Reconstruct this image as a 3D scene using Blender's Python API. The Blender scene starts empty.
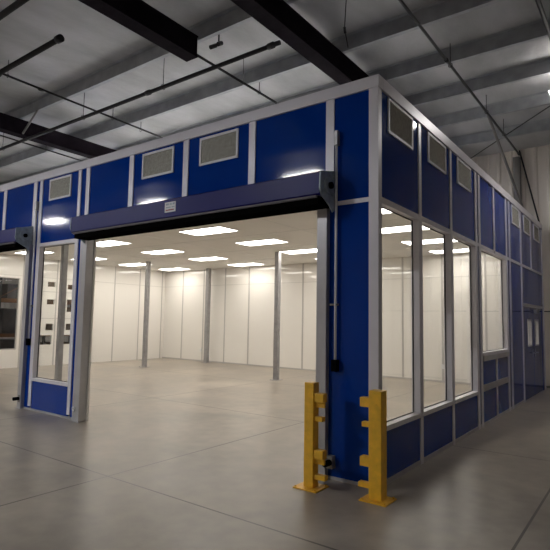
import bpy, bmesh, math, random
from mathutils import Vector, Matrix
random.seed(4)
S = bpy.context.scene
COL = S.collection
PI = math.pi

# ------------------------------------------------------------------ materials
def new_mat(name):
    m = bpy.data.materials.new(name); m.use_nodes = True
    nt = m.node_tree; b = nt.nodes['Principled BSDF']
    return m, nt, b
def mat(name, col, rough=.5, metal=0, coat=0, spec=None, emit=None, estr=0, noise=0, nscale=6, bump=0, bscale=40):
    m, nt, b = new_mat(name)
    b.inputs['Base Color'].default_value = (*col, 1)
    b.inputs['Roughness'].default_value = rough
    b.inputs['Metallic'].default_value = metal
    b.inputs['Coat Weight'].default_value = coat
    b.inputs['Coat Roughness'].default_value = .05
    if spec is not None: b.inputs['Specular IOR Level'].default_value = spec
    if emit:
        b.inputs['Emission Color'].default_value = (*emit, 1); b.inputs['Emission Strength'].default_value = estr
    if noise or bump:
        tc = nt.nodes.new('ShaderNodeTexCoord')
    if noise:
        n = nt.nodes.new('ShaderNodeTexNoise'); n.inputs['Scale'].default_value = nscale; n.inputs['Detail'].default_value = 6
        nt.links.new(tc.outputs['Object'], n.inputs['Vector'])
        r = nt.nodes.new('ShaderNodeMapRange')
        r.inputs['From Min'].default_value = .3; r.inputs['From Max'].default_value = .7
        r.inputs['To Min'].default_value = 1 - noise; r.inputs['To Max'].default_value = 1 + noise
        nt.links.new(n.outputs['Fac'], r.inputs['Value'])
        v = nt.nodes.new('ShaderNodeVectorMath'); v.operation = 'SCALE'; v.inputs[0].default_value = col
        nt.links.new(r.outputs['Result'], v.inputs['Scale'])
        nt.links.new(v.outputs['Vector'], b.inputs['Base Color'])
    if bump:
        n2 = nt.nodes.new('ShaderNodeTexNoise'); n2.inputs['Scale'].default_value = bscale
        nt.links.new(tc.outputs['Object'], n2.inputs['Vector'])
        bp = nt.nodes.new('ShaderNodeBump'); bp.inputs['Strength'].default_value = bump; bp.inputs['Distance'].default_value = .01
        nt.links.new(n2.outputs['Fac'], bp.inputs['Height']); nt.links.new(bp.outputs['Normal'], b.inputs['Normal'])
    return m

M = {}
M['blue'] = mat('blue_painted_panel', (.002, .037, .27), .07, 0, 0, spec=.16, noise=.06, nscale=1.5)
M['blue_dark'] = mat('blue_painted_hood', (.007, .008, .135), .35, 0, 0, spec=.15)
M['alu'] = mat('anodised_aluminium', (.69, .67, .72), .36, .1, noise=.04, nscale=3)
M['alu_dark'] = mat('mill_aluminium', (.46, .45, .46), .33, .4, noise=.08, nscale=4)
M['white'] = mat('white_gloss_panel', (.84, .815, .77), .035, 0, 0, spec=.6)
M['batten'] = mat('grey_batten', (.50, .48, .46), .4, .1)
M['seam'] = mat('pale_joint_strip', (.66, .64, .6), .4)
M['ceil'] = mat('cleanroom_ceiling', (.80, .77, .72), .6, noise=.03, nscale=1)
M['col'] = mat('galvanised_column', (.36, .355, .36), .38, .5, noise=.12, nscale=9)
M['yellow'] = mat('yellow_safety_paint', (.86, .48, .03), .42, 0, .1, noise=.12, nscale=14)
M['steel'] = mat('dull_blue_grey_steel', (.36, .43, .49), .45, .2, noise=.25, nscale=14)
M['dull'] = mat('dull_grey_lip', (.16, .15, .17), .7, spec=.2)
M['black'] = mat('black_rubber', (.004, .004, .004), .8, spec=0)
M['rafter'] = mat('dark_red_oxide_rafter', (.015, .0115, .015), .7, spec=.02, noise=.2, nscale=5)
M['purlin'] = mat('galvanised_purlin', (.34, .35, .37), .5, .2, noise=.15, nscale=4)
M['pipe'] = mat('black_steel_pipe', (.012, .012, .014), .5)
M['grey'] = mat('grey_bracing', (.22, .21, .20), .5, .3)
M['ventframe'] = mat('white_vent_frame', (.8, .8, .84), .45)
M['sticker'] = mat('white_sticker', (.7, .7, .72), .5)
M['ink'] = mat('sticker_ink', (.3, .08, .08), .6)
M['white_pl'] = mat('white_plastic', (.75, .75, .75), .4)
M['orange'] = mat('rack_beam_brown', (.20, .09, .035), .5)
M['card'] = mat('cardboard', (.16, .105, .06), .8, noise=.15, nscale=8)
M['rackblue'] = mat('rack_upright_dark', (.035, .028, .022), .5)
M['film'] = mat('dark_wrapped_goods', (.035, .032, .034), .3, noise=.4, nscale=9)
M['gasket'] = mat('dark_gasket', (.03, .03, .035), .6)
M['panel_emit'] = mat('led_panel_diffuser', (.9, .9, .88), .5, emit=(1, .945, .86), estr=11.8)
M['bay_emit'] = mat('high_bay_lens', (.9, .9, .9), .4, emit=(.95, .97, 1), estr=270)
M['bay_dim'] = mat('dimmed_high_bay_lens', (.9, .9, .9), .4, emit=(1, .96, .92), estr=50)
M['added_glow_dim'] = mat('dim_added_roof_glow', (.9, .9, .9), .4, emit=(1, .96, .92), estr=38)  # weaker version of the added glow aimed at the roof
M['added_glow'] = mat('added_roof_glow', (.9, .9, .9), .4, emit=(.95, .97, 1), estr=42)  # added glow that brightens the roof underside

# glass
m, nt, b = new_mat('window_glass')
out = nt.nodes['Material Output']
gl = nt.nodes.new('ShaderNodeBsdfGlossy'); gl.inputs['Roughness'].default_value = .0
tr = nt.nodes.new('ShaderNodeBsdfTransparent'); tr.inputs['Color'].default_value = (.985, .99, .985, 1)
fr = nt.nodes.new('ShaderNodeFresnel'); fr.inputs['IOR'].default_value = 1.45
mx = nt.nodes.new('ShaderNodeMixShader')
gg = nt.nodes.new('ShaderNodeNewGeometry'); inv = nt.nodes.new('ShaderNodeMath'); inv.operation = 'SUBTRACT'; inv.inputs[0].default_value = 1
nt.links.new(gg.outputs['Backfacing'], inv.inputs[1]); mu = nt.nodes.new('ShaderNodeMath'); mu.operation = 'MULTIPLY'
nt.links.new(fr.outputs[0], mu.inputs[0]); nt.links.new(inv.outputs[0], mu.inputs[1])
nt.links.new(mu.outputs[0], mx.inputs[0]); nt.links.new(tr.outputs[0], mx.inputs[1]); nt.links.new(gl.outputs[0], mx.inputs[2])
nt.links.new(mx.outputs[0], out.inputs['Surface'])
M['glass'] = m

# vent mesh: fine perforation pattern
m, nt, b = new_mat('vent_mesh')
tc = nt.nodes.new('ShaderNodeTexCoord')
w = nt.nodes.new('ShaderNodeTexChecker'); w.inputs['Scale'].default_value = 90
w.inputs['Color1'].default_value = (.68, .67, .61, 1); w.inputs['Color2'].default_value = (.38, .37, .33, 1)
nz = nt.nodes.new('ShaderNodeTexNoise'); nz.inputs['Scale'].default_value = 30
mxc = nt.nodes.new('ShaderNodeMix'); mxc.data_type = 'RGBA'; mxc.blend_type = 'MULTIPLY'; mxc.inputs[0].default_value = .6
nt.links.new(tc.outputs['Object'], w.inputs['Vector']); nt.links.new(tc.outputs['Object'], nz.inputs['Vector'])
nt.links.new(w.outputs['Color'], mxc.inputs[6]); nt.links.new(nz.outputs['Fac'], mxc.inputs[7])
nt.links.new(mxc.outputs[2], b.inputs['Base Color']); b.inputs['Roughness'].default_value = .6
b.inputs['Specular IOR Level'].default_value = .03
b.inputs['Roughness'].default_value = .95
M['mesh'] = m

# polished concrete with sawn joints every 3.6 m
m, nt, b = new_mat('polished_concrete')
N = nt.nodes.new; L = nt.links.new
geo = N('ShaderNodeNewGeometry'); sep = N('ShaderNodeSeparateXYZ'); L(geo.outputs['Position'], sep.inputs[0])
def math_(op, a, b_=None):
    n = N('ShaderNodeMath'); n.operation = op
    for i, v in enumerate((a, b_)):
        if v is None: continue
        if isinstance(v, (int, float)): n.inputs[i].default_value = v
        else: L(v, n.inputs[i])
    return n.outputs[0]
def joint(axis, off):
    t = math_('DIVIDE', math_('SUBTRACT', axis, off), 3.6)
    f = math_('ABSOLUTE', math_('SUBTRACT', math_('FRACT', math_('ADD', t, .5)), .5))
    return math_('LESS_THAN', f, .0028)
j = math_('MAXIMUM', joint(sep.outputs[0], -2.31), joint(sep.outputs[1], -1.35))
n1 = N('ShaderNodeTexNoise'); n1.inputs['Scale'].default_value = .7; n1.inputs['Detail'].default_value = 7; n1.inputs['Roughness'].default_value = .5; n1.inputs['Distortion'].default_value = .6
n2 = N('ShaderNodeTexNoise'); n2.inputs['Scale'].default_value = 5; n2.inputs['Detail'].default_value = 8
L(geo.outputs['Position'], n1.inputs['Vector']); L(geo.outputs['Position'], n2.inputs['Vector'])
sm = math_('ADD', math_('MULTIPLY', n1.outputs['Fac'], .7), math_('MULTIPLY', n2.outputs['Fac'], .3))
cr = N('ShaderNodeValToRGB')
cr.color_ramp.elements[0].position = .34; cr.color_ramp.elements[0].color = (.19, .165, .137, 1)
cr.color_ramp.elements[1].position = .66; cr.color_ramp.elements[1].color = (.42, .37, .307, 1)
L(sm, cr.inputs[0])
mj = N('ShaderNodeMix'); mj.data_type = 'RGBA'; L(j, mj.inputs[0]); L(cr.outputs[0], mj.inputs[6]); mj.inputs[7].default_value = (.075, .065, .055, 1)
L(mj.outputs[2], b.inputs['Base Color'])
rr = N('ShaderNodeMapRange'); rr.inputs['From Min'].default_value = .35; rr.inputs['From Max'].default_value = .65
rr.inputs['To Min'].default_value = .285; rr.inputs['To Max'].default_value = .40
L(sm, rr.inputs['Value']); L(rr.outputs['Result'], b.inputs['Roughness'])
M['floor'] = m

# vinyl faced roof insulation, sagging between purlins
m, nt, b = new_mat('roof_insulation')
N = nt.nodes.new; L = nt.links.new
geo = N('ShaderNodeNewGeometry'); mp = N('ShaderNodeMapping'); mp.inputs['Scale'].default_value = (.9, .35, 1)
L(geo.outputs['Position'], mp.inputs[0])
n1 = N('ShaderNodeTexNoise'); n1.inputs['Scale'].default_value = 1.4; n1.inputs['Detail'].default_value = 5; L(mp.outputs[0], n1.inputs['Vector'])
cr = N('ShaderNodeValToRGB')
cr.color_ramp.elements[0].position = .3; cr.color_ramp.elements[0].color = (.27, .27, .265, 1)
cr.color_ramp.elements[1].position = .7; cr.color_ramp.elements[1].color = (.49, .49, .50, 1)
L(n1.outputs['Fac'], cr.inputs[0]); L(cr.outputs[0], b.inputs['Base Color'])
bp = N('ShaderNodeBump'); bp.inputs['Strength'].default_value = .8; bp.inputs['Distance'].default_value = .1
L(n1.outputs['Fac'], bp.inputs['Height']); L(bp.outputs['Normal'], b.inputs['Normal'])
b.inputs['Roughness'].default_value = .38
M['insul'] = m

# ribbed wall liner, ribs every 0.3 m
m, nt, b = new_mat('ribbed_wall_sheet')
N = nt.nodes.new; L = nt.links.new
geo = N('ShaderNodeNewGeometry'); sep = N('ShaderNodeSeparateXYZ'); L(geo.outputs['Position'], sep.inputs[0])
mp = N('ShaderNodeMapping'); mp.inputs['Scale'].default_value = (1.3, 1.3, .12); L(geo.outputs['Position'], mp.inputs[0])
n1 = N('ShaderNodeTexNoise'); n1.inputs['Scale'].default_value = 2.2; n1.inputs['Detail'].default_value = 6; L(mp.outputs[0], n1.inputs['Vector'])
cr = N('ShaderNodeValToRGB')
cr.color_ramp.elements[0].position = .3; cr.color_ramp.elements[0].color = (.62, .565, .51, 1)
cr.color_ramp.elements[1].position = .7; cr.color_ramp.elements[1].color = (.84, .77, .70, 1)
L(n1.outputs['Fac'], cr.inputs[0]); L(cr.outputs[0], b.inputs['Base Color'])
b.inputs['Roughness'].default_value = .5
M['wall'] = m

# ------------------------------------------------------------------ mesh helpers
class MB:
    def __init__(s): s.bm = bmesh.new()
    def box(s, x0, x1, y0, y1, z0, z1, bev=0):
        x0, x1 = sorted((x0, x1)); y0, y1 = sorted((y0, y1)); z0, z1 = sorted((z0, z1))
        t = bmesh.new()
        r = bmesh.ops.create_cube(t, size=1)
        bmesh.ops.scale(t, vec=(x1-x0, y1-y0, z1-z0), verts=t.verts)
        bmesh.ops.translate(t, vec=((x0+x1)/2, (y0+y1)/2, (z0+z1)/2), verts=t.verts)
        if bev: bmesh.ops.bevel(t, geom=list(t.edges), offset=bev, segments=2, profile=.6, affect='EDGES')
        s.join(t); return s
    def join(s, t):
        me = bpy.data.meshes.new('tmp'); t.to_mesh(me); t.free(); s.bm.from_mesh(me); bpy.data.meshes.remove(me)
    def tube(s, pts, r, seg=14):
        pts = [Vector(p) for p in pts]
        for a, b_ in zip(pts, pts[1:]):
            d = b_ - a
            t = bmesh.new()
            bmesh.ops.create_cone(t, cap_ends=True, segments=seg, radius1=r, radius2=r, depth=d.length)
            mt = Matrix.Translation((a+b_)/2) @ d.to_track_quat('Z', 'Y').to_matrix().to_4x4()
            bmesh.ops.transform(t, matrix=mt, verts=t.verts); s.join(t)
        for p in pts[1:-1]:
            t = bmesh.new(); bmesh.ops.create_uvsphere(t, u_segments=seg, v_segments=8, radius=r)
            bmesh.ops.translate(t, vec=p, verts=t.verts); s.join(t)
        return s
    def prism(s, prof, axis, a, b_):
        """extrude a closed 2-D profile; axis 'x': prof is (y,z); axis 'y': prof is (x,z)"""
        t = bmesh.new()
        def P(u, v, w): return (w, u, v) if axis == 'x' else (u, w, v)
        A = [t.verts.new(P(u, v, a)) for u, v in prof]; B = [t.verts.new(P(u, v, b_)) for u, v in prof]
        t.faces.new(A); t.faces.new(B[::-1])
        n = len(prof)
        for i in range(n): t.faces.new((A[i], B[i], B[(i+1) % n], A[(i+1) % n]))
        bmesh.ops.recalc_face_normals(t, faces=t.faces); s.join(t); return s
    def build(s, name, m, parent=None, smooth=False):
        me = bpy.data.meshes.new(name); s.bm.to_mesh(me); s.bm.free()
        me.materials.append(m)
        o = bpy.data.objects.new(name, me); COL.objects.link(o)
        # origin to the centre of its bounds' base
        vs = [v.co for v in me.vertices]
        c = Vector([(min(v[i] for v in vs)+max(v[i] for v in vs))/2 for i in range(3)]); c.z = min(v.z for v in vs)
        me.transform(Matrix.Translation(-c))
        o.location = c
        if parent:
            o.parent = parent; o.location = c - world(parent)
        if smooth:
            for p in me.polygons: p.use_smooth = len(p.vertices) == 4
        return o
def world(o):
    v = Vector(o.location)
    while o.parent: o = o.parent; v = v + o.location
    return v
def tag(o, label=None, cat=None, group=None, kind=None):
    if label: o['label'] = label
    if cat: o['category'] = cat
    if group: o['group'] = group
    if kind: o['kind'] = kind
    return o
def thing(name, loc, label, cat, group=None):
    o = bpy.data.objects.new(name, None); COL.objects.link(o); o.location = loc; o.empty_display_size = .1
    return tag(o, label, cat, group)
def bx(name, d, m, parent=None, bev=0, label=None):
    o = MB().box(*d, bev=bev).build(name, m, parent)
    if label: o['label'] = label
    return o
def copy_tree(o, loc, parent=None):
    c = o.copy(); COL.objects.link(c)
    if parent: c.parent = parent
    else: c.location = loc
    for ch in o.children: copy_tree(ch, None, c)
    return c

# ------------------------------------------------------------------ the warehouse
X0, X1, Y0, Y1, ZR = -24, 10, -16, 9.95, 6.25
def struct(name, mb, m): return tag(mb.build(name, m), kind='structure')
struct('floor', MB().box(X0, X1, Y0, Y1, -.2, 0), M['floor'])
# insulation blankets sag a little between the purlins
PUR = [(-13.2), (-11.8), (-10.4), (-9.0), (-7.6), (-6.2), (-4.8), (-3.4), (-2.0), .66, 2.45, 3.78, 5.11, 6.52, 8.05]
def roof_mesh():
    bm = bmesh.new(); ys = []
    edges = [Y0] + [p+.03 for p in PUR] + [Y1]
    for a, b_ in zip(edges, edges[1:]):
        for k in range(6):
            t = k/6; ys.append((a+(b_-a)*t, ZR - .045*math.sin(PI*t)))
    ys.append((Y1, ZR))
    A = [bm.verts.new((X0, y, z)) for y, z in ys]; B = [bm.verts.new((X1, y, z)) for y, z in ys]
    A2 = [bm.verts.new((X0, y, ZR+.12)) for y, z in ys]; B2 = [bm.verts.new((X1, y, ZR+.12)) for y, z in ys]
    for i in range(len(ys)-1):
        f = bm.faces.new((A[i], A[i+1], B[i+1], B[i])); f.smooth = True
        bm.faces.new((A2[i], B2[i], B2[i+1], A2[i+1]))
    r = MB(); r.join(bm); return r
struct('ceiling', roof_mesh(), M['insul'])
def ribbed(axis, at, a, b_, sgn):
    """sheet wall with trapezoidal ribs facing inwards"""
    mb = MB(); prof = [(a, at)]; u = a
    while u + .3 < b_:
        prof += [(u+.10, at), (u+.13, at+sgn*.03), (u+.17, at+sgn*.03), (u+.20, at)]; u += .3
    prof += [(b_, at), (b_, at-sgn*.1), (a, at-sgn*.1)]
    t = bmesh.new()
    def P(u, v, z): return (u, v, z) if axis == 'y' else (v, u, z)
    A = [t.verts.new(P(u, v, 0)) for u, v in prof]; B = [t.verts.new(P(u, v, ZR+.1)) for u, v in prof]
    n = len(prof)
    for i in range(n): t.faces.new((A[i], A[(i+1) % n], B[(i+1) % n], B[i]))
    t.faces.new(A); t.faces.new(B[::-1]); bmesh.ops.recalc_face_normals(t, faces=t.faces)
    mb.join(t); return mb
struct('wall_back', ribbed('y', Y1, X0, X1, -1), M['wall'])
struct('wall_left', ribbed('x', X0, Y0, Y1, 1), M['wall'])
struct('wall_right', ribbed('x', X1, Y0, Y1, -1), M['wall'])
struct('wall_front', ribbed('y', Y0, X0, X1, 1), M['wall'])
struct('trim_1', MB().box(X0+.05, X1-.05, Y1-.045, Y1-.03, 1.905, 1.93), M['gasket'])
struct('baseboard_back', MB().box(X0+.05, X1-.05, Y1-.05, Y1-.03, 0, .05), M['grey'])

# roof framing: I-section rafters, Z purlins
def rafter(x, y0, y1, label):
    w, zb, zt = .125, 5.65, 5.995
    mb = MB().box(x-w, x+w, y0, y1, zb, zb+.018).box(x-w, x+w, y0, y1, zt-.018, zt).box(x-.012, x+.012, y0, y1, zb+.018, zt-.018)
    r = thing('rafter', (x, y0, zb), label, 'roof beam', 'dark roof rafters')
    MB().box(x-w, x+w, y0, y1, zb, zb+.018).build('bottom_flange', M['rafter'], r)
    MB().box(x-w, x+w, y0, y1, zt-.018, zt).build('top_flange', M['rafter'], r)
    MB().box(x-.05, x+.105, y0, y1, zb+.018, zt-.018).build('web', M['rafter'], r)
    return r
ra = rafter(-9.23, Y0+.1, Y1-.1, 'dark roof rafter at the far left, running behind the left blue wall')
rafter(-3.52, Y0+.1, .76, 'short dark roof rafter left of centre that stops at a purlin')
rafter(-1.905, Y0+.1, Y1-.1, 'wide black roof rafter passing just above the blue front corner')
rafter(6.6, Y0+.1, Y1-.1, 'dark roof rafter over the open floor right of the building')
MB().tube([(-9.1, .94, 5.68), (-8.3, .83, 5.99)], .022).build('flange_brace', M['grey'], ra)
def purlin(y, x0, x1, label):
    z0, z1 = 6.0, ZR-.012
    prof = [(y, z0), (y+.075, z0), (y+.075, z0-.0+.02), (y+.006, z0+.008), (y+.006, z1-.006), (y+.0, z1), (y-.06, z1), (y-.06, z1-.02), (y-.004, z1-.008), (y-.0, z1-.012)]
    prof = [(y, z0), (y+.075, z0), (y+.075, z0+.008), (y+.008, z0+.008), (y+.008, z1), (y-.06, z1), (y-.06, z1-.008), (y, z1-.008)]
    o = MB().prism(prof, 'x', x0, x1).build('purlin', M['purlin'])
    return tag(o, label, 'roof purlin', 'roof purlins')
words = {2.45: 'grey roof purlin crossing just above the top front corner of the blue building',
         3.78: 'nearest of the grey purlins seen right of the blue front corner',
         5.11: 'second grey purlin right of the blue front corner, beyond the nearest',
         6.52: 'third grey purlin right of the blue corner, level with the high bay light',
         8.05: 'farthest grey purlin, closest to the beige back wall'}
for y in PUR:
    if y in words: purlin(y, X0+.1, X1-.1, words[y])
    elif y == .66:
        purlin(.84, X0+.1, X1-.1, 'grey purlin at upper left where the short dark rafter ends')
    elif y > -3.5: purlin(y, X0+.1, X1-.1, 'grey roof purlin over the open floor before the building, %s' % {-2.0: 'nearest to the blue front', -3.4: 'next one out'}.get(y))
    elif y in (-6.2, -9.0, -11.8): purlin(y, X0+.1, X1-.1, 'grey roof purlin over the open floor behind the viewpoint, %s' % {-6.2: 'first', -9.0: 'middle', -11.8: 'rear'}[y])

# sprinkler pipes
ZP = 5.85
def pipe(pts, r, label, hang=(), coup=(), heads=()):
    a = Vector(pts[0])
    t = thing('sprinkler_pipe', a, label, 'pipe', 'black sprinkler pipes under the roof')
    MB().tube(pts, r).build('pipe_run', M['pipe'], t, True)
    for p in hang:
        p = Vector(p)
        mb = MB().tube([(p.x, p.y, p.z+r+.006), (p.x, p.y, ZR-.02)], .006, 8)
        n = 16; ax = Vector(pts[-1])-a; hor = Vector((0, 1, 0)) if abs(ax.x) > abs(ax.y) else Vector((1, 0, 0))
        ring = [p + hor*math.cos(2*PI*k/n)*(r+.012) + Vector((0, 0, 1))*math.sin(2*PI*k/n)*(r+.012) for k in range(n+1)]
        mb.tube(ring, .005, 6); mb.build('hanger', M['pipe'], t)
    for p in coup:
        p = Vector(p); d = (Vector(pts[-1])-a).normalized()
        MB().tube([p-d*.05, p+d*.05], r*1.4).build('coupling', M['pipe'], t, True)
    for p in heads:
        p = Vector(p)
        MB().tube([(p.x, p.y, p.z-r), (p.x, p.y, p.z-r-.05)], .012, 10).tube([(p.x, p.y, p.z-r-.05), (p.x, p.y, p.z-r-.055)], .03, 12).build('sprinkler_head', M['pipe'], t)
    return t
ZL = 5.60      # the mains hang below the rafters
pipe([(-22, 1.07, ZL), (-2.04, 1.07, ZL)], .034, 'long black main pipe running parallel to the blue front up to the wide rafter',
     hang=[(-10.3, 1.07, ZL), (-6.95, 1.07, ZL), (-4.55, 1.07, ZL)], coup=[(-4.95, 1.07, ZL), (-2.2, 1.07, ZL)])
pipe([(-3.7, .80, ZP+.055), (-3.75, 9.2, ZP+.055)], .022, 'thin black pipe starting at the short rafter and crossing over the main pipe', hang=[(-3.71, 2.7, ZP+.055), (-3.73, 6, ZP+.055)])
pipe([(-7.05, -.55, ZP+.055), (-7.3, 9.2, ZP+.055)], .020, 'thin black branch pipe left of centre beneath the upper left elbow', hang=[(-7.15, 1.9, ZP+.055), (-7.2, 2.7, ZP+.055), (-7.06, -.4, ZP+.055)], coup=[(-7.1, .25, ZP+.055)])
pipe([(-10.2, -.9, ZP+.055), (-10.8, 9.2, ZP+.055)], .018, 'thin black branch pipe at the far left behind the left rafter', hang=[(-10.4, 2.2, ZP+.055)])
pipe([(-22, -.83, ZL), (-4.57, -.83, ZL)], .040, 'thick black pipe at upper left ending in a capped stub', coup=[(-4.62, -.83, ZL), (-6.5, -.83, ZL)], hang=[(-6.85, -.83, ZL)])
pipe([(-22, -1.60, ZL), (-2.3, -1.60, ZL)], .040, 'thick black pipe cutting across the top left corner')
pipe([(-.38, -6, ZP), (-.38, 9.08, ZP)], .022, 'black pipe running away right of the blue corner toward the back wall', hang=[(-.38, 3.6, ZP), (-.38, 5.9, ZP), (-.38, 7.4, ZP)], coup=[(-.38, 3.42, ZP), (-.38, 9.03, ZP)])
pipe([(1.1, -6, ZP), (1.1, 9.2, ZP)], .03, 'black pipe at the top right corner of the view', hang=[(1.1, 5.6, ZP)])

t = thing('ceiling_spotlight', (-3.3, 1.07, 5.98), 'small black twin-headed fixture hanging under the roof near the short rafter', 'light fixture')
MB().tube([(-3.3, 1.12, 6.2), (-3.3, 1.12, 6.0)], .012).tube([(-3.36, 1.12, 6.0), (-3.24, 1.12, 6.0)], .02).build('stem', M['pipe'], t)
for dx in (-.06, .06): MB().tube([(-3.3+dx, 1.12, 6.0), (-3.3+dx*1.4, 1.02, 5.93)], .035).build('lamp_head', M['pipe'], t)
t = thing('hanging_cable', (-1.35, 1.73, 5.7), 'thin black drop cable with an inline connector hanging beside the wide rafter', 'cable')
MB().tube([(-1.1, 1.35, 6.2), (-1.38, 1.80, 5.95), (-1.40, 1.95, 5.72)], .008, 8).build('cable', M['pipe'], t)
MB().tube([(-1.38, 1.80, 5.97), (-1.39, 1.84, 5.89)], .02, 10).build('connector', M['pipe'], t)
t = MB().tube([(-2.75, 1.1, 5.64), (-3.68, 2.2, 5.90)], .006, 8).build('sway_wire', M['pipe']); tag(t, 'thin black wire slanting from the main pipe down to the crossing branch pipe', 'wire')

# bracing at the back wall
tag(MB().tube([(-.48, 6.46, 5.99), (-.45, 9.7, 4.62)], .03, 10).build('eave_brace', M['grey']), 'pale grey brace slanting from roof to back wall behind the building', 'brace')
tag(MB().tube([(-.52, 9.86, 6.2), (-.05, 9.86, 4.0)], .02, 10).build('wall_cable', M['pipe']), 'dark slanting bracing cable on the beige back wall', 'cable')
tag(MB().tube([(-1.9, 9.8, 6.12), (1.2, 6.0, 5.97)], .012, 10).build('roof_rod', M['pipe']), 'thin dark cross rod under the roof near the high bay light', 'brace')
tag(MB().box(-.66, -.5, 9.72, 9.91, 0, 6.0).build('wall_column', M['grey']), 'grey steel wall column behind the far end of the building', 'column')

# high bay lights
def high_bay(x, y, label, lens='bay_emit', up='added_glow'):
    z = 5.70
    t = thing('high_bay_light', (x, y, z), label, 'ceiling light', 'warehouse high bay lights')
    MB().box(x-.6, x+.6, y-.17, y+.17, z, z+.05, .008).build('housing', M['white_pl'], t)
    MB().box(x-.57, x+.57, y-.14, y+.14, z-.012, z-.001).build('lens', M[lens], t)
    MB().box(x-.5, x+.5, y-.10, y+.10, z+.051, z+.06).build('added_glow_strip', M[up], t)  # emissive strip added on top of the housing to brighten the roof
    for s in (-.55, .55): MB().tube([(x+s, y, z+.05), (x+s, y, ZR-.05)], .006, 6).build('suspension_wire', M['pipe'], t)
high_bay(1.42, 5.35, 'high bay light by the right picture edge over the aisle', 'bay_dim', 'added_glow_dim')
for x, w_ in ((-5.7, 'rightmost'), (-12.1, 'middle'), (-18.6, 'leftmost')):
    high_bay(x, -7.2, 'high bay light over the open floor reflected in the blue front, %s of three' % w_)
high_bay(2.6, -8.5, 'unseen high bay light added over the open floor behind the viewpoint', 'bay_dim', 'added_glow_dim')  # extra lamp out of view, added to lighten the right window reveals
for x, w_ in ((-5.6, 'right'), (-12.1, 'left')):  # extra lamps hidden by the parapet, added so their bounce lifts the roof
    high_bay(x, 5.35, 'unseen high bay light added above the roof of the blue building, %s of two' % w_)

# ------------------------------------------------------------------ the blue modular building
BX, BY, H, T = -13.62, 9.6, 4.1, .1      # extents, height, wall thickness
ZC = 3.42
clean = thing('modular_cleanroom', (-6.8, 4.8, 0), 'large blue modular building with aluminium trim, two wide door openings and white lit interior', 'building')
rec = .014
def F(name, x0, x1, z0, z1, m, d0=0., d1=T, bev=0, parent=None):      # piece of the front wall
    return bx(name, (x0, x1, d0, d1, z0, z1), M[m], parent or clean, bev)
def R(name, y0, y1, z0, z1, m, d0=0., d1=T, bev=0, parent=None):      # piece of the right wall
    return bx(name, (-d1, -d0, y0, y1, z0, z1), M[m], parent or clean, bev)
ZT, ZH, ZS = 3.97, 2.80, .54
# top trim
MB().box(BX, .012, -.012, T, ZT, H, .004).build('roof_trim', M['alu'], clean)
MB().box(-T, .012, T, BY, ZT, H, .004).build('roof_trim', M['alu'], clean)
MB().box(BX, BX+T, T, BY, ZT, H, .004).box(BX+T, -T, BY-T, BY, ZT, H, .004).build('roof_trim', M['alu'], clean)
# corner post
F('corner_post', -.10, .004, 0, ZT, 'alu', -.006, .075)
bpy.data.objects['corner_post'].name = 'corner_post'
# --- front: upper posts and panels
fposts = [(-.61, -.51), (-1.69, -1.59), (-2.83, -2.73), (-3.97, -3.87), (-5.06, -4.96), (-5.28, -5.20), (-6.46, -6.37), (-6.67, -6.56), (-7.77, -7.66), (-8.89, -8.78), (-10.01, -9.90), (-10.93, -10.82), (-12.2, -12.1), (-13.62, -13.5)]
low = {(-5.28, -5.20): .06, (-6.46, -6.37): .06, (-12.2, -12.1): .06, (-13.62, -13.5): 0, (-10.93, -10.82): .06}
for a, b_ in fposts: F('post', a, b_, low.get((a, b_), 2.85), ZT, 'alu')
edges = [(-.51, -.10), (-1.59, -.61), (-2.73, -1.69), (-3.87, -2.83), (-4.96, -3.97), (-5.20, -5.06), (-6.37, -5.28), (-6.56, -6.46), (-7.66, -6.67), (-8.78, -7.77), (-9.90, -8.89), (-10.82, -10.01), (-12.1, -10.93), (-13.5, -12.2)]
for a, b_ in edges: F('wall_panel', a, b_, ZH+.045, ZT, 'blue', rec, T-.02)
def grille(cx, cz, w, h, side, proto={}):
    """vent > frame is the thing, mesh a sub-part"""
    fr_ = MB(); g = .03
    if side == 'F':
        for d in ((cx-w/2, cx+w/2, cz-h/2, cz-h/2+g), (cx-w/2, cx+w/2, cz+h/2-g, cz+h/2), (cx-w/2, cx-w/2+g, cz-h/2+g, cz+h/2-g), (cx+w/2-g, cx+w/2, cz-h/2+g, cz+h/2-g)):
            fr_.box(d[0], d[1], rec-.016, rec, d[2], d[3])
        v = fr_.build('vent', M['ventframe'], clean)
        mb = MB().box(cx-w/2+g, cx+w/2-g, rec-.006, rec-.001, cz-h/2+g, cz+h/2-g)
    else:
        for d in ((cx-w/2, cx+w/2, cz-h/2, cz-h/2+g), (cx-w/2, cx+w/2, cz+h/2-g, cz+h/2), (cx-w/2, cx-w/2+g, cz-h/2+g, cz+h/2-g), (cx+w/2-g, cx+w/2, cz-h/2+g, cz+h/2-g)):
            fr_.box(-rec, -rec+.016, d[0], d[1], d[2], d[3])
        v = fr_.build('vent', M['ventframe'], clean)
        mb = MB().box(-rec+.001, -rec+.006, cx-w/2+g, cx+w/2-g, cz-h/2+g, cz+h/2-g)
    mb.build('grille', M['mesh'], v)
for cx in (-2.195, -3.35, -5.82, -12.8): grille(cx, 3.755, .66, .37, 'F')
for cy in (.60, 1.785, 2.965): grille(cy, 3.765, .68, .38, 'R')
for cy in (6.5, 7.66, 8.85): grille(cy, 3.765, .70, .38, 'R')
# header rail, base rail of the front
F('header_rail', -.51, -.10, ZH, ZH+.045, 'alu', .002)
F('header_rail', -6.37, -5.28, ZH, ZH+.045, 'alu', .002)
F('header_rail', -13.5, -10.93, ZH, ZH+.045, 'alu', .002)
# right pillar beside door 1
F('wall_panel', -.56, -.10, .03, ZH, 'blue', rec, T-.02)
F('base_rail', -.56, -.10, 0, .03, 'alu_dark', .004)
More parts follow.
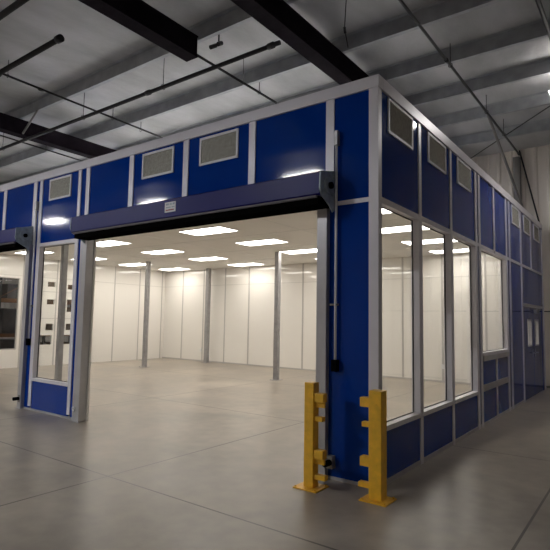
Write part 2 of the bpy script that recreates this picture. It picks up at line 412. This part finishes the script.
# pillar between the doors
F('wall_panel', -5.20, -5.05, .03, ZH+.04, 'blue', rec, T-.02)
F('wall_panel', -6.60, -6.46, .03, ZH+.04, 'blue', rec, T-.02)
F('base_rail', -6.60, -5.05, 0, .03, 'alu_dark', .004)
F('wall_panel', -6.37, -5.28, .03, ZS-.05, 'blue', rec, T-.02)
F('wall_panel', -12.1, -10.93, .03, ZS-.05, 'blue', rec, T-.02)
F('wall_panel', -13.5, -12.2, .03, ZH, 'blue', rec, T-.02)
# white inner skin above the openings and on solid parts
for x0, x1, z0, z1 in ((-10.82, -6.7, ZH+.08, ZC), (-4.84, -.67, ZH+.08, ZC), (-.67, -.10, 0, ZC), (-5.28, -4.86, 0, ZC), (-6.68, -6.38, 0, ZC), (-13.5, -12.1, 0, ZC), (-6.38, -5.28, 0, ZS), (-12.1, -10.93, 0, ZS), (-6.38, -5.28, ZH, ZC), (-12.1, -10.93, ZH, ZC)):
    F('inner_panel', x0, x1, z0, z1, 'white', T-.019, T+.012)
def window(side, a, b_, z0, z1, divs=()):
    """frame > pane; an opening lined with an aluminium frame as deep as the wall"""
    f = .014
    mb = MB()
    for u0, u1, w0, w1, d0, d1 in ((a, b_, z0-.05, z0, -.006, T), (a, b_, z1-f, z1, .0, T), (a, a+f, z0, z1-f, .0, T), (b_-f, b_, z0, z1-f, .0, T)):
        if side == 'F': mb.box(u0, u1, d0, d1, w0, w1)
        else: mb.box(-d1, -d0, u0, u1, w0, w1)
    w = mb.build('window', M['alu'], clean)
    d = .055
    gk = MB(); g = .008
    d = .08
    for u0, u1, w0, w1 in ((a+f, b_-f, z0, z0+g), (a+f, b_-f, z1-f-g, z1-f), (a+f, a+f+g, z0+g, z1-f-g), (b_-f-g, b_-f, z0+g, z1-f-g)):
        if side == 'F': gk.box(u0, u1, d-.006, d+.006, w0, w1)
        else: gk.box(-d-.006, -d+.006, u0, u1, w0, w1)
    gk.build('gasket', M['gasket'], w)
    if side == 'F': MB().box(a+f+g, b_-f-g, d-.003, d+.003, z0+g, z1-f-g).build('pane', M['glass'], w)
    else: MB().box(-d-.003, -d+.003, a+f+g, b_-f-g, z0+g, z1-f-g).build('pane', M['glass'], w)
window('F', -6.37, -5.28, ZS, ZH)
window('F', -12.1, -10.93, ZS, ZH)
# --- right wall
rp_up = [(1.12, 1.20), (2.28, 2.36), (3.50, 3.61), (3.69, 3.80), (4.64, 4.74), (5.56, 5.67), (5.84, 5.94), (6.92, 7.02), (8.03, 8.13), (9.48, 9.6)]
full = [(3.50, 3.61), (3.69, 3.80), (5.56, 5.67), (5.84, 5.94), (6.92, 7.02), (9.48, 9.6)]
half = [(1.12, 1.20), (2.28, 2.36)]
for a, b_ in rp_up:
    if (a, b_) in full or (a, b_) in half: R('post', a, b_, .0, ZT, 'alu')
    else: R('post', a, b_, ZH+.05, ZT, 'alu')
prev = .075
for a, b_ in rp_up:
    R('wall_panel', prev, a, ZH+.05, ZT, 'blue', rec, T-.02)
    R('header_rail', prev, a, ZH, ZH+.05, 'alu', .002)
    prev = b_
for a, b_ in ((.075, 1.12), (1.20, 2.28), (2.36, 3.50)):
    R('wall_panel', a, b_, .05, ZS-.02, 'blue', rec, T-.02)
    R('base_rail', a, b_, 0, .05, 'alu_dark', .002)
    window('R', a, b_, ZS+.03, ZH)
R('wall_panel', 3.61, 3.69, .05, ZH, 'blue', rec, T-.02)
R('wall_panel', 5.67, 5.84, .05, ZH, 'blue', rec, T-.02)
R('wall_panel', 5.94, 6.92, .05, ZH, 'blue', rec, T-.02)
R('base_rail', 3.61, 3.69, 0, .05, 'alu_dark', .002); R('base_rail', 5.67, 5.84, 0, .05, 'alu_dark', .002); R('base_rail', 5.94, 6.92, 0, .05, 'alu_dark', .002)
window('R', 3.80, 5.56, 1.13, ZH)
# wide window: ledge, two rows of blue panels, mid rail
R('ledge', 3.80, 5.56, 1.0, 1.08, 'alu_dark', -.02)
R('mid_rail', 3.80, 5.56, .53, .63, 'alu_dark', -.004)
R('base_rail', 3.80, 5.56, 0, .05, 'alu_dark', .002)
R('post', 4.65, 4.73, .05, .53, 'alu'); R('post', 4.65, 4.73, .63, 1.0, 'alu')
for a, b_ in ((3.80, 4.65), (4.73, 5.56)):
    R('wall_panel', a, b_, .05, .53, 'blue', rec, T-.02); R('wall_panel', a, b_, .63, 1.0, 'blue', rec, T-.02)
# double doors
R('door_frame', 7.02, 9.48, 2.03, ZH, 'blue', rec, T-.02); R('door_head', 7.02, 9.48, 1.97, 2.03, 'alu_dark', .0)
R('wall_panel', 7.02, 7.12, 0, 1.97, 'blue', rec, T-.02); R('wall_panel', 9.30, 9.48, 0, 1.97, 'blue', rec, T-.02)
for a, b_ in ((7.12, 8.20), (8.22, 9.30)):
    w0, w1, z0, z1 = (7.50, 7.98, 1.10, 1.70) if a < 8 else (8.36, 8.84, 1.10, 1.70)
    mb = MB()
    for u0, u1, s0, s1 in ((a, b_, .01, z0), (a, b_, z1, 1.965), (a, w0, z0, z1), (w1, b_, z0, z1)): mb.box(-.07, -.02, u0, u1, s0, s1)
    d = mb.build('door', M['blue'], clean)
    fm = MB()
    for u0, u1, s0, s1 in ((w0, w1, z0, z0+.025), (w0, w1, z1-.025, z1), (w0, w0+.025, z0+.025, z1-.025), (w1-.025, w1, z0+.025, z1-.025)): fm.box(-.075, -.012, u0, u1, s0, s1)
    fm.build('pane_frame', M['alu_dark'], d)
    MB().box(-.048, -.042, w0+.025, w1-.025, z0+.025, z1-.025).build('pane', M['glass'], d)
    hy = b_-.14 if a < 8 else a+.14
    MB().tube([(.03, hy-.09, .95), (.03, hy+.09, .95)], .012).tube([(-.02, hy, .95), (.03, hy, .95)], .014).box(-.02, -.012, hy-.035, hy+.035, .86, 1.04).build('handle', M['col'], d)
MB().box(-.02, .05, 8.3, 8.62, 1.84, 1.92, .005).tube([(.03, 8.5, 1.88), (.05, 8.28, 1.95)], .012).build('door_closer', M['col'], clean)
# inner skin, right wall (between windows)
for a, b_, z0, z1 in ((.1, 3.56, 0, ZS-.02), (.1, 9.5, ZH, ZC), (3.52, 3.79, ZS-.02, ZH), (3.56, 5.58, 0, 1.08), (5.58, 7.10, 0, ZH), (7.10, 9.32, 1.97, ZH), (9.32, 9.5, 0, ZH)):
    R('inner_panel', a, b_, z0, z1, 'white', T-.019, T+.012)
# --- back wall and left wall: white panels between grey battens
bat = [-12.44, -11.32, -10.24, -9.13, -8.0, -6.88, -5.75, -4.62, -3.5, -2.38, -1.26]
YB = 9.12
bx('back_panel', (BX, -.1, BY-.1, BY, 0, ZT), M['blue'], clean)
prev = BX+.12
for b_ in bat+[-.11]:
    bx('inner_panel', (prev, b_-.026, YB, YB+.05, 0, ZC), M['white'], clean); prev = b_+.026
for b_ in bat: bx('batten', (b_-.026, b_+.026, YB-.006, YB+.05, 0, ZC), M['batten'], clean)
bx('seam_rail', (BX+.12, -.11, YB-.004, YB, 2.80, 2.825), M['seam'], clean)
bx('seam_rail', (BX+.12, BX+.124, .11, YB-.004, 2.80, 2.825), M['seam'], clean)
bx('base_cove', (BX+.12, -.11, YB-.010, YB, 0, .05), M['batten'], clean)
XL = BX+.12
lb = [8.98, 7.88, 6.76, 5.64, 4.52, 3.40, .62]
# left wall panels: big dark window at the front, small openings further back
holes = {(.66, 3.36): [(.8, 3.30, .55, 2.74)],
         (3.44, 4.48): [(4.18, 4.49, 2.50, 2.72), (4.18, 4.49, 1.93, 2.15), (4.18, 4.49, 1.10, 1.37), (3.46, 4.46, .64, 1.0)],
         (4.56, 5.60): [(4.88, 5.22, 2.45, 2.67), (4.88, 5.22, 1.70, 2.17), (4.88, 5.22, 1.10, 1.37), (4.58, 5.5, .64, 1.0)]}
def holed(y0, y1, z0, z1, hs):
    ys = sorted({y0, y1, *[h[0] for h in hs], *[h[1] for h in hs]}); zs = sorted({z0, z1, *[h[2] for h in hs], *[h[3] for h in hs]})
    mb = MB()
    for a, b_ in zip(ys, ys[1:]):
        run = None
        for c, d in zip(zs, zs[1:]):
            inside = any(h[0] <= (a+b_)/2 <= h[1] and h[2] <= (c+d)/2 <= h[3] for h in hs)
            if inside:
                if run is not None: mb.box(XL-.05, XL, a, b_, run, c); run = None
            elif run is None: run = c
        if run is not None: mb.box(XL-.05, XL, a, b_, run, z1)
    return mb
seq = [(8.98, YB), (7.90, 8.96), (6.78, 7.86), (5.66, 6.74), (4.54, 5.62), (3.42, 4.50), (.64, 3.38), (.11, .60)]
for a, b_ in seq:
    hs = [h for k, v in holes.items() for h in v if a <= (h[0]+h[1])/2 <= b_]
    holed(a, b_, 0, ZC, hs).build('inner_panel', M['white'], clean)
    for h in hs:
        mb = MB(); g = .03
        for u0, u1, s0, s1 in ((h[0], h[1], h[2], h[2]+g), (h[0], h[1], h[3]-g, h[3]), (h[0], h[0]+g, h[2]+g, h[3]-g), (h[1]-g, h[1], h[2]+g, h[3]-g)): mb.box(XL-.06, XL+.004, u0, u1, s0, s1)
        w = mb.build('inner_window', M['batten'] if h[3]-h[2] > 1 else M['white'], clean)
        MB().box(XL-.03, XL-.025, h[0]+g, h[1]-g, h[2]+g, h[3]-g).build('pane', M['glass'], w)
for y in lb: bx('batten', (XL-.05, XL+.006, y-.02, y+.02, 0, ZC), M['batten'], clean)
bx('batten', (XL, XL+.004, 3.42, 5.62, 1.50, 1.515), M['batten'], clean); bx('batten', (XL, XL+.004, 3.42, 5.62, 2.36, 2.375), M['batten'], clean)
MB().box(BX, BX+.05, T, BY-.1, ZC, ZT).box(BX, BX+.05, 5.7, BY-.1, 0, ZC).build('back_panel', M['blue'], clean)
# ceiling deck with a joint line each 3.45 m
bx('ceiling_panel', (BX+.05, -T, T, YB+.06, ZC, ZC+.06), M['ceil'], clean)
mb = MB()
for y in (2.1, 3.9, 5.7, 7.5): mb.box(XL, -.12, y-.008, y+.008, ZC-.004, ZC)
for x in (-3.5, -6.95, -10.4): mb.box(x-.008, x+.008, .12, YB, ZC-.0035, ZC)
mb.build('ceiling_joint', M['seam'], clean)
# small devices on the battens
MB().box(-11.40, -11.33, YB-.04, YB-.006, .36, .48, .004).build('outlet_box', M['white_pl'], clean)
MB().box(-2.41, -2.34, YB-.04, YB-.006, .36, .48, .004).build('outlet_box', M['white_pl'], clean)

# ceiling lights
rows = {3.0: 'row nearest the front', 4.8: 'second row back', 6.6: 'third row back', 8.4: 'row nearest the back wall'}
cols = {-1.81: 'by right windows', -5.24: 'second column from the right', -8.72: 'third column from the right', -12.2: 'leftmost column'}
protoL = None
for y, rw in rows.items():
    for x, cw in cols.items():
        lab = 'white ceiling light panel, %s, %s' % (rw, cw)
        if protoL is None:
            protoL = thing('ceiling_light', (x, y, ZC-.012), lab, 'ceiling light', 'light panels in the white ceiling')
            mb = MB()
            for a, b_, c, d in ((-.6, .6, -.3, -.28), (-.6, .6, .28, .3), (-.6, -.58, -.28, .28), (.58, .6, -.28, .28)): mb.box(x+a, x+b_, y+c, y+d, ZC-.014, ZC-.0005)
            mb.build('frame', M['white_pl'], protoL)
            MB().box(x-.58, x+.58, y-.28, y+.28, ZC-.011, ZC-.002).build('diffuser', M['panel_emit'], protoL)
        else:
            c = copy_tree(protoL, (x, y, ZC-.012)); c['label'] = lab

# interior columns
def column(x, y, s, label, top=ZC):
    t = thing('steel_column', (x, y, 0), label, 'column', 'grey steel columns inside the building')
    MB().box(x-s, x+s, y-s, y+s, .012, top-.001, .006).build('shaft', M['col'], t)
    MB().box(x-s-.06, x+s+.06, y-s-.06, y+s+.06, 0, .012).build('base_plate', M['col'], t)
column(-5.92, 6.42, .062, 'slim grey steel column nearest the right side of the wide opening')
column(-11.06, 6.24, .06, 'slim grey steel column at the left, nearer than the far corner')
column(-10.85, 8.86, .07, 'grey steel column standing close against the white back wall')
column(-6.17, .36, .045, 'grey steel column seen through the narrow front window between the doors')

# ------------------------------------------------------------------ roll-up doors
def rollup(xl, xr, gx, label, sticker):
    t = thing('roll_up_door', ((xl+xr)/2, -.15, 0), label, 'roll-up door')
    prof = [(-.001, 2.86), (-.285, 2.86), (-.30, 2.875), (-.30, 3.09), (-.285, 3.105), (-.001, 3.17)]
    hd = MB().prism(prof, 'x', xl, xr-.06).build('hood', M['blue_dark'], t)
    MB().box(xl+.05, xr-.10, -.302, -.25, 2.836, 2.86).build('hood_lip', M['dull'], t)
    mb = MB().box(xl+.06, xr-.09, -.275, -.03, 2.77, 2.858)
    mb.build('curtain_bar', M['black'], t)
    for x, s in ((xr-.055, 1), (xl-.005, -1)):
        prof = [(-.30, 3.10), (-.01, 3.17), (-.001, 3.15), (-.001, 2.75), (-.05, 2.72), (-.12, 2.78), (-.28, 2.86), (-.31, 2.93)]
        br = MB().prism(prof, 'x', x-.006, x+.006).build('bracket', M['steel'], t)
        MB().tube([(x+.006*s, -.15, 2.98), (x+.03*s, -.15, 2.98)], .085, 20).build('bearing', M['steel'], br, True)
        MB().tube([(x+.03*s, -.15, 2.98), (x+.055*s, -.15, 2.98)], .035, 14).build('shaft_end', M['black'], br, True)
        for (yy, zz) in ((-.25, 3.03), (-.24, 2.9), (-.06, 2.9), (-.06, 3.08)):
            MB().tube([(x+.004*s, yy, zz), (x+.014*s, yy, zz)], .012, 6).build('bolt', M['steel'], br)
    for a, b_ in ((gx-.12, gx), (xl-.12, xl+.05)):
        MB().box(a, b_, -.05, T-.02, 0.008, 2.84, .003).build('guide_rail', M['alu_dark'], t)
        MB().box(a-.03, b_+.03, -.07, .0, 0, .008).build('foot_plate', M['col'], t)
    if sticker:
        st = MB().box(-2.81, -2.61, -.304, -.301, 2.93, 3.06).build('sticker', M['sticker'], t)
        mb = MB()
        for k, (a, b_) in enumerate(((-2.79, -2.73), (-2.715, -2.68), (-2.665, -2.63))): mb.box(a, b_, -.3052, -.304, 3.02, 3.045)
        for a, b_ in ((-2.79, -2.70), (-2.68, -2.63)): mb.box(a, b_, -.3052, -.304, 2.985, 3.0)
        mb.build('print', M['steel'], st)
        MB().box(-2.79, -2.64, -.3052, -.304, 2.95, 2.965).build('print', M['ink'], st)
    return t
rollup(-4.93, -.44, -.56, 'rolled-up door with long blue hood over the wide opening, white sticker on it', True)
rollup(-10.95, -6.56, -6.605, 'rolled-up door with blue hood over the opening cut off by the left picture edge', False)

# conduits and sensors on the front
def conduit(x, label, zbox):
    t = thing('conduit', (x, -.03, 1.1), label, 'conduit')
    MB().tube([(x, -.022, 1.2), (x, -.022, 3.44)], .014, 10).build('tube', M['white_pl'], t, True)
    MB().box(x-.022, x+.022, -.045, rec-.004, 3.44, 3.60, .006).build('junction_box', M['alu_dark'], t)
    MB().box(x-.03, x+.03, -.06, rec-.004, 1.08, 1.2, .006).build('switch_box', M['black'], t)
    MB().box(x-.07, x+.02, -.03, rec-.004, zbox, zbox+.02).build('clamp', M['grey'], t)
conduit(-.465, 'thin silver conduit with a small box on top beside the blue corner pillar', 1.75)
conduit(-6.50, 'thin conduit on the blue strip right of the left roll-up opening', 1.75)
def sensor(x, z, label, back=.012):
    t = thing('photo_sensor', (x, -.08, z), label, 'sensor')
    MB().tube([(x, -.05, z), (x, -.15, z)], .03, 16).build('lens_body', M['black'], t, True)
    MB().box(x-.03, x+.03, -.058, back, z-.06, z+.06).build('mounting_plate', M['grey'], t)
sensor(-.505, .18, 'small black photo sensor low on the frame beside the left yellow post')
sensor(-6.66, .17, 'small black photo sensor at the foot of the left opening', -.051)
t = thing('reflector', (-5.0, -.055, .17), 'small round white reflector at the foot of the frame left of the wide opening', 'reflector')
MB().tube([(-5.0, -.052, .19), (-5.0, -.065, .19)], .035, 18).build('disc', M['white_pl'], t)
MB().tube([(-5.0, -.065, .19), (-5.0, -.068, .19)], .012, 12).build('screw', M['grey'], t)

# ------------------------------------------------------------------ yellow guard posts
def guard(cx, cy, sgn, label):
    t = thing('guard_post', (cx, cy, 0), label, 'guard post', 'yellow guard posts at the corner pillar')
    s = .052 if sgn > 0 else .062; h = .995 if sgn > 0 else .97
    MB().box(cx-s, cx+s, cy-s, cy+s, .012, h, .008).build('post', M['yellow'], t)
    MB().box(cx-.13, cx+.13, cy-.12, cy+.12, 0, .012, .002).build('base_plate', M['yellow'], t)
    for a, b_ in ((-1, -1), (1, -1), (-1, 1), (1, 1)):
        MB().tube([(cx+a*.108, cy+b_*.098, .012), (cx+a*.108, cy+b_*.098, .024)], .011, 6).build('anchor_bolt', M['yellow'], t)
    for z, hh, L_ in ((.855, .085, .10), (.655, .045, .085), (.325, .085, .10), (.115, .045, .12)):
        x0 = cx + sgn*s; x1 = x0 + sgn*L_
        br = MB()
        if hh > .06:
            a0, a1 = sorted((x0, x1))
            br.box(a0, a1, cy-.04, cy+.04, z-hh/2, z+hh/2, .006)
            br.box(a0, a0+.0+(a1-a0), cy-.012, cy+.012, z-hh/2-.05, z-hh/2) if sgn > 0 else None
            b1 = br.build('bracket', M['yellow'], t)
        else:
            a0, a1 = sorted((x0, x1))
            br.box(a0, a1, cy-.03, cy+.03, z-hh/2, z+hh/2, .004)
            br.build('bracket', M['yellow'], t)
        if hh > .06:
            MB().tube([(cx-sgn*.01, cy-s, z-.01), (cx-sgn*.01, cy-s-.006, z-.01)], .009, 8).build('bolt', M['yellow'], t)
    return t
guard(-.545, -.335, 1, 'yellow steel guard post left of the blue corner pillar, brackets facing right')
guard(.11, -.25, -1, 'yellow steel guard post in front of the corner post, brackets facing left')

# ------------------------------------------------------------------ storage racks beyond the left inner windows
def rack(x, y0, y1, label):
    t = thing('pallet_rack', (x, (y0+y1)/2, 0), label, 'pallet rack')
    for yy in (y0, (y0+y1)/2, y1):
        mb = MB().box(x-.04, x+.04, yy-.04, yy+.04, 0, 4.2).box(x-1.04, x-.96, yy-.04, yy+.04, 0, 4.2)
        for k in range(5):
            z = .3+k*.75; mb.tube([(x, yy, z), (x-1, yy, z+.7)], .018, 6)
        mb.build('upright', M['rackblue'], t)
    for z in (.9, 2.1, 3.3):
        MB().box(x-.03, x+.03, y0, y1, z-.06, z+.06).box(x-1.03, x-.97, y0, y1, z-.06, z+.06).build('beam', M['orange'], t)
        MB().box(x-1, x, y0+.02, y1-.02, z+.06, z+.075).build('shelf', M['rackblue'], t)
    mb = MB()
    for a, b_ in ((y0, (y0+y1)/2), ((y0+y1)/2, y1)):
        mb.tube([(x+.05, a, 2.2), (x+.05, b_, 3.2)], .012, 6).tube([(x+.05, b_, 2.2), (x+.05, a, 3.2)], .012, 6)
    mb.build('cross_brace', M['orange'], t)
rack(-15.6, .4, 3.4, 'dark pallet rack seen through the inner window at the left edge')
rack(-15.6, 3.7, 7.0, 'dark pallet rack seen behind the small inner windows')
i = 0
spots = ['bottom bay left', 'bottom bay right', 'lower shelf left', 'lower shelf right', 'upper shelf left', 'upper shelf right']
for ybase, wh in ((.55, 'large inner window'), (3.9, 'small inner windows')):
    for k, (z, yy, hh) in enumerate(((0, 0, .75), (0, 1.5, .6), (.976, 0, .85), (.976, 1.5, .95), (2.176, .1, .5), (2.176, 1.5, .7))):
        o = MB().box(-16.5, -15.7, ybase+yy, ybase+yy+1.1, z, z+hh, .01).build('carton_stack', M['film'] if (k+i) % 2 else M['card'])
        tag(o, 'dark carton on the rack behind the %s, %s' % (wh, spots[k]), 'carton', 'cartons on the racks')
    i += 1

# ------------------------------------------------------------------ camera, world
f, cx, cy, cz, yaw, pit, roll = 507.8753, 2.14226, -4.59866, 1.59656, .637322, .0873577, .0170402
fw = Vector((-math.sin(yaw)*math.cos(pit), math.cos(yaw)*math.cos(pit), math.sin(pit)))
r0 = Vector((math.cos(yaw), math.sin(yaw), 0)); u0 = r0.cross(fw)
r = r0*math.cos(roll)+u0*math.sin(roll); u = -r0*math.sin(roll)+u0*math.cos(roll)
cd = bpy.data.cameras.new('camera'); cam = bpy.data.objects.new('camera', cd); COL.objects.link(cam)
cd.sensor_width = 36; cd.lens = f*36/550; cd.clip_start = .05; cd.clip_end = 200
Mx = Matrix.Identity(4)
for i_ in range(3): Mx[i_][0] = r[i_]; Mx[i_][1] = u[i_]; Mx[i_][2] = -fw[i_]; Mx[i_][3] = (cx, cy, cz)[i_]
cam.matrix_world = Mx
S.camera = cam
w = bpy.data.worlds.new('world'); S.world = w; w.use_nodes = True
w.node_tree.nodes['Background'].inputs[0].default_value = (.05, .05, .055, 1)
w.node_tree.nodes['Background'].inputs[1].default_value = .3
S.view_settings.view_transform = 'Standard'; S.view_settings.look = 'None'; S.view_settings.gamma = 1
S.view_settings.exposure = 0
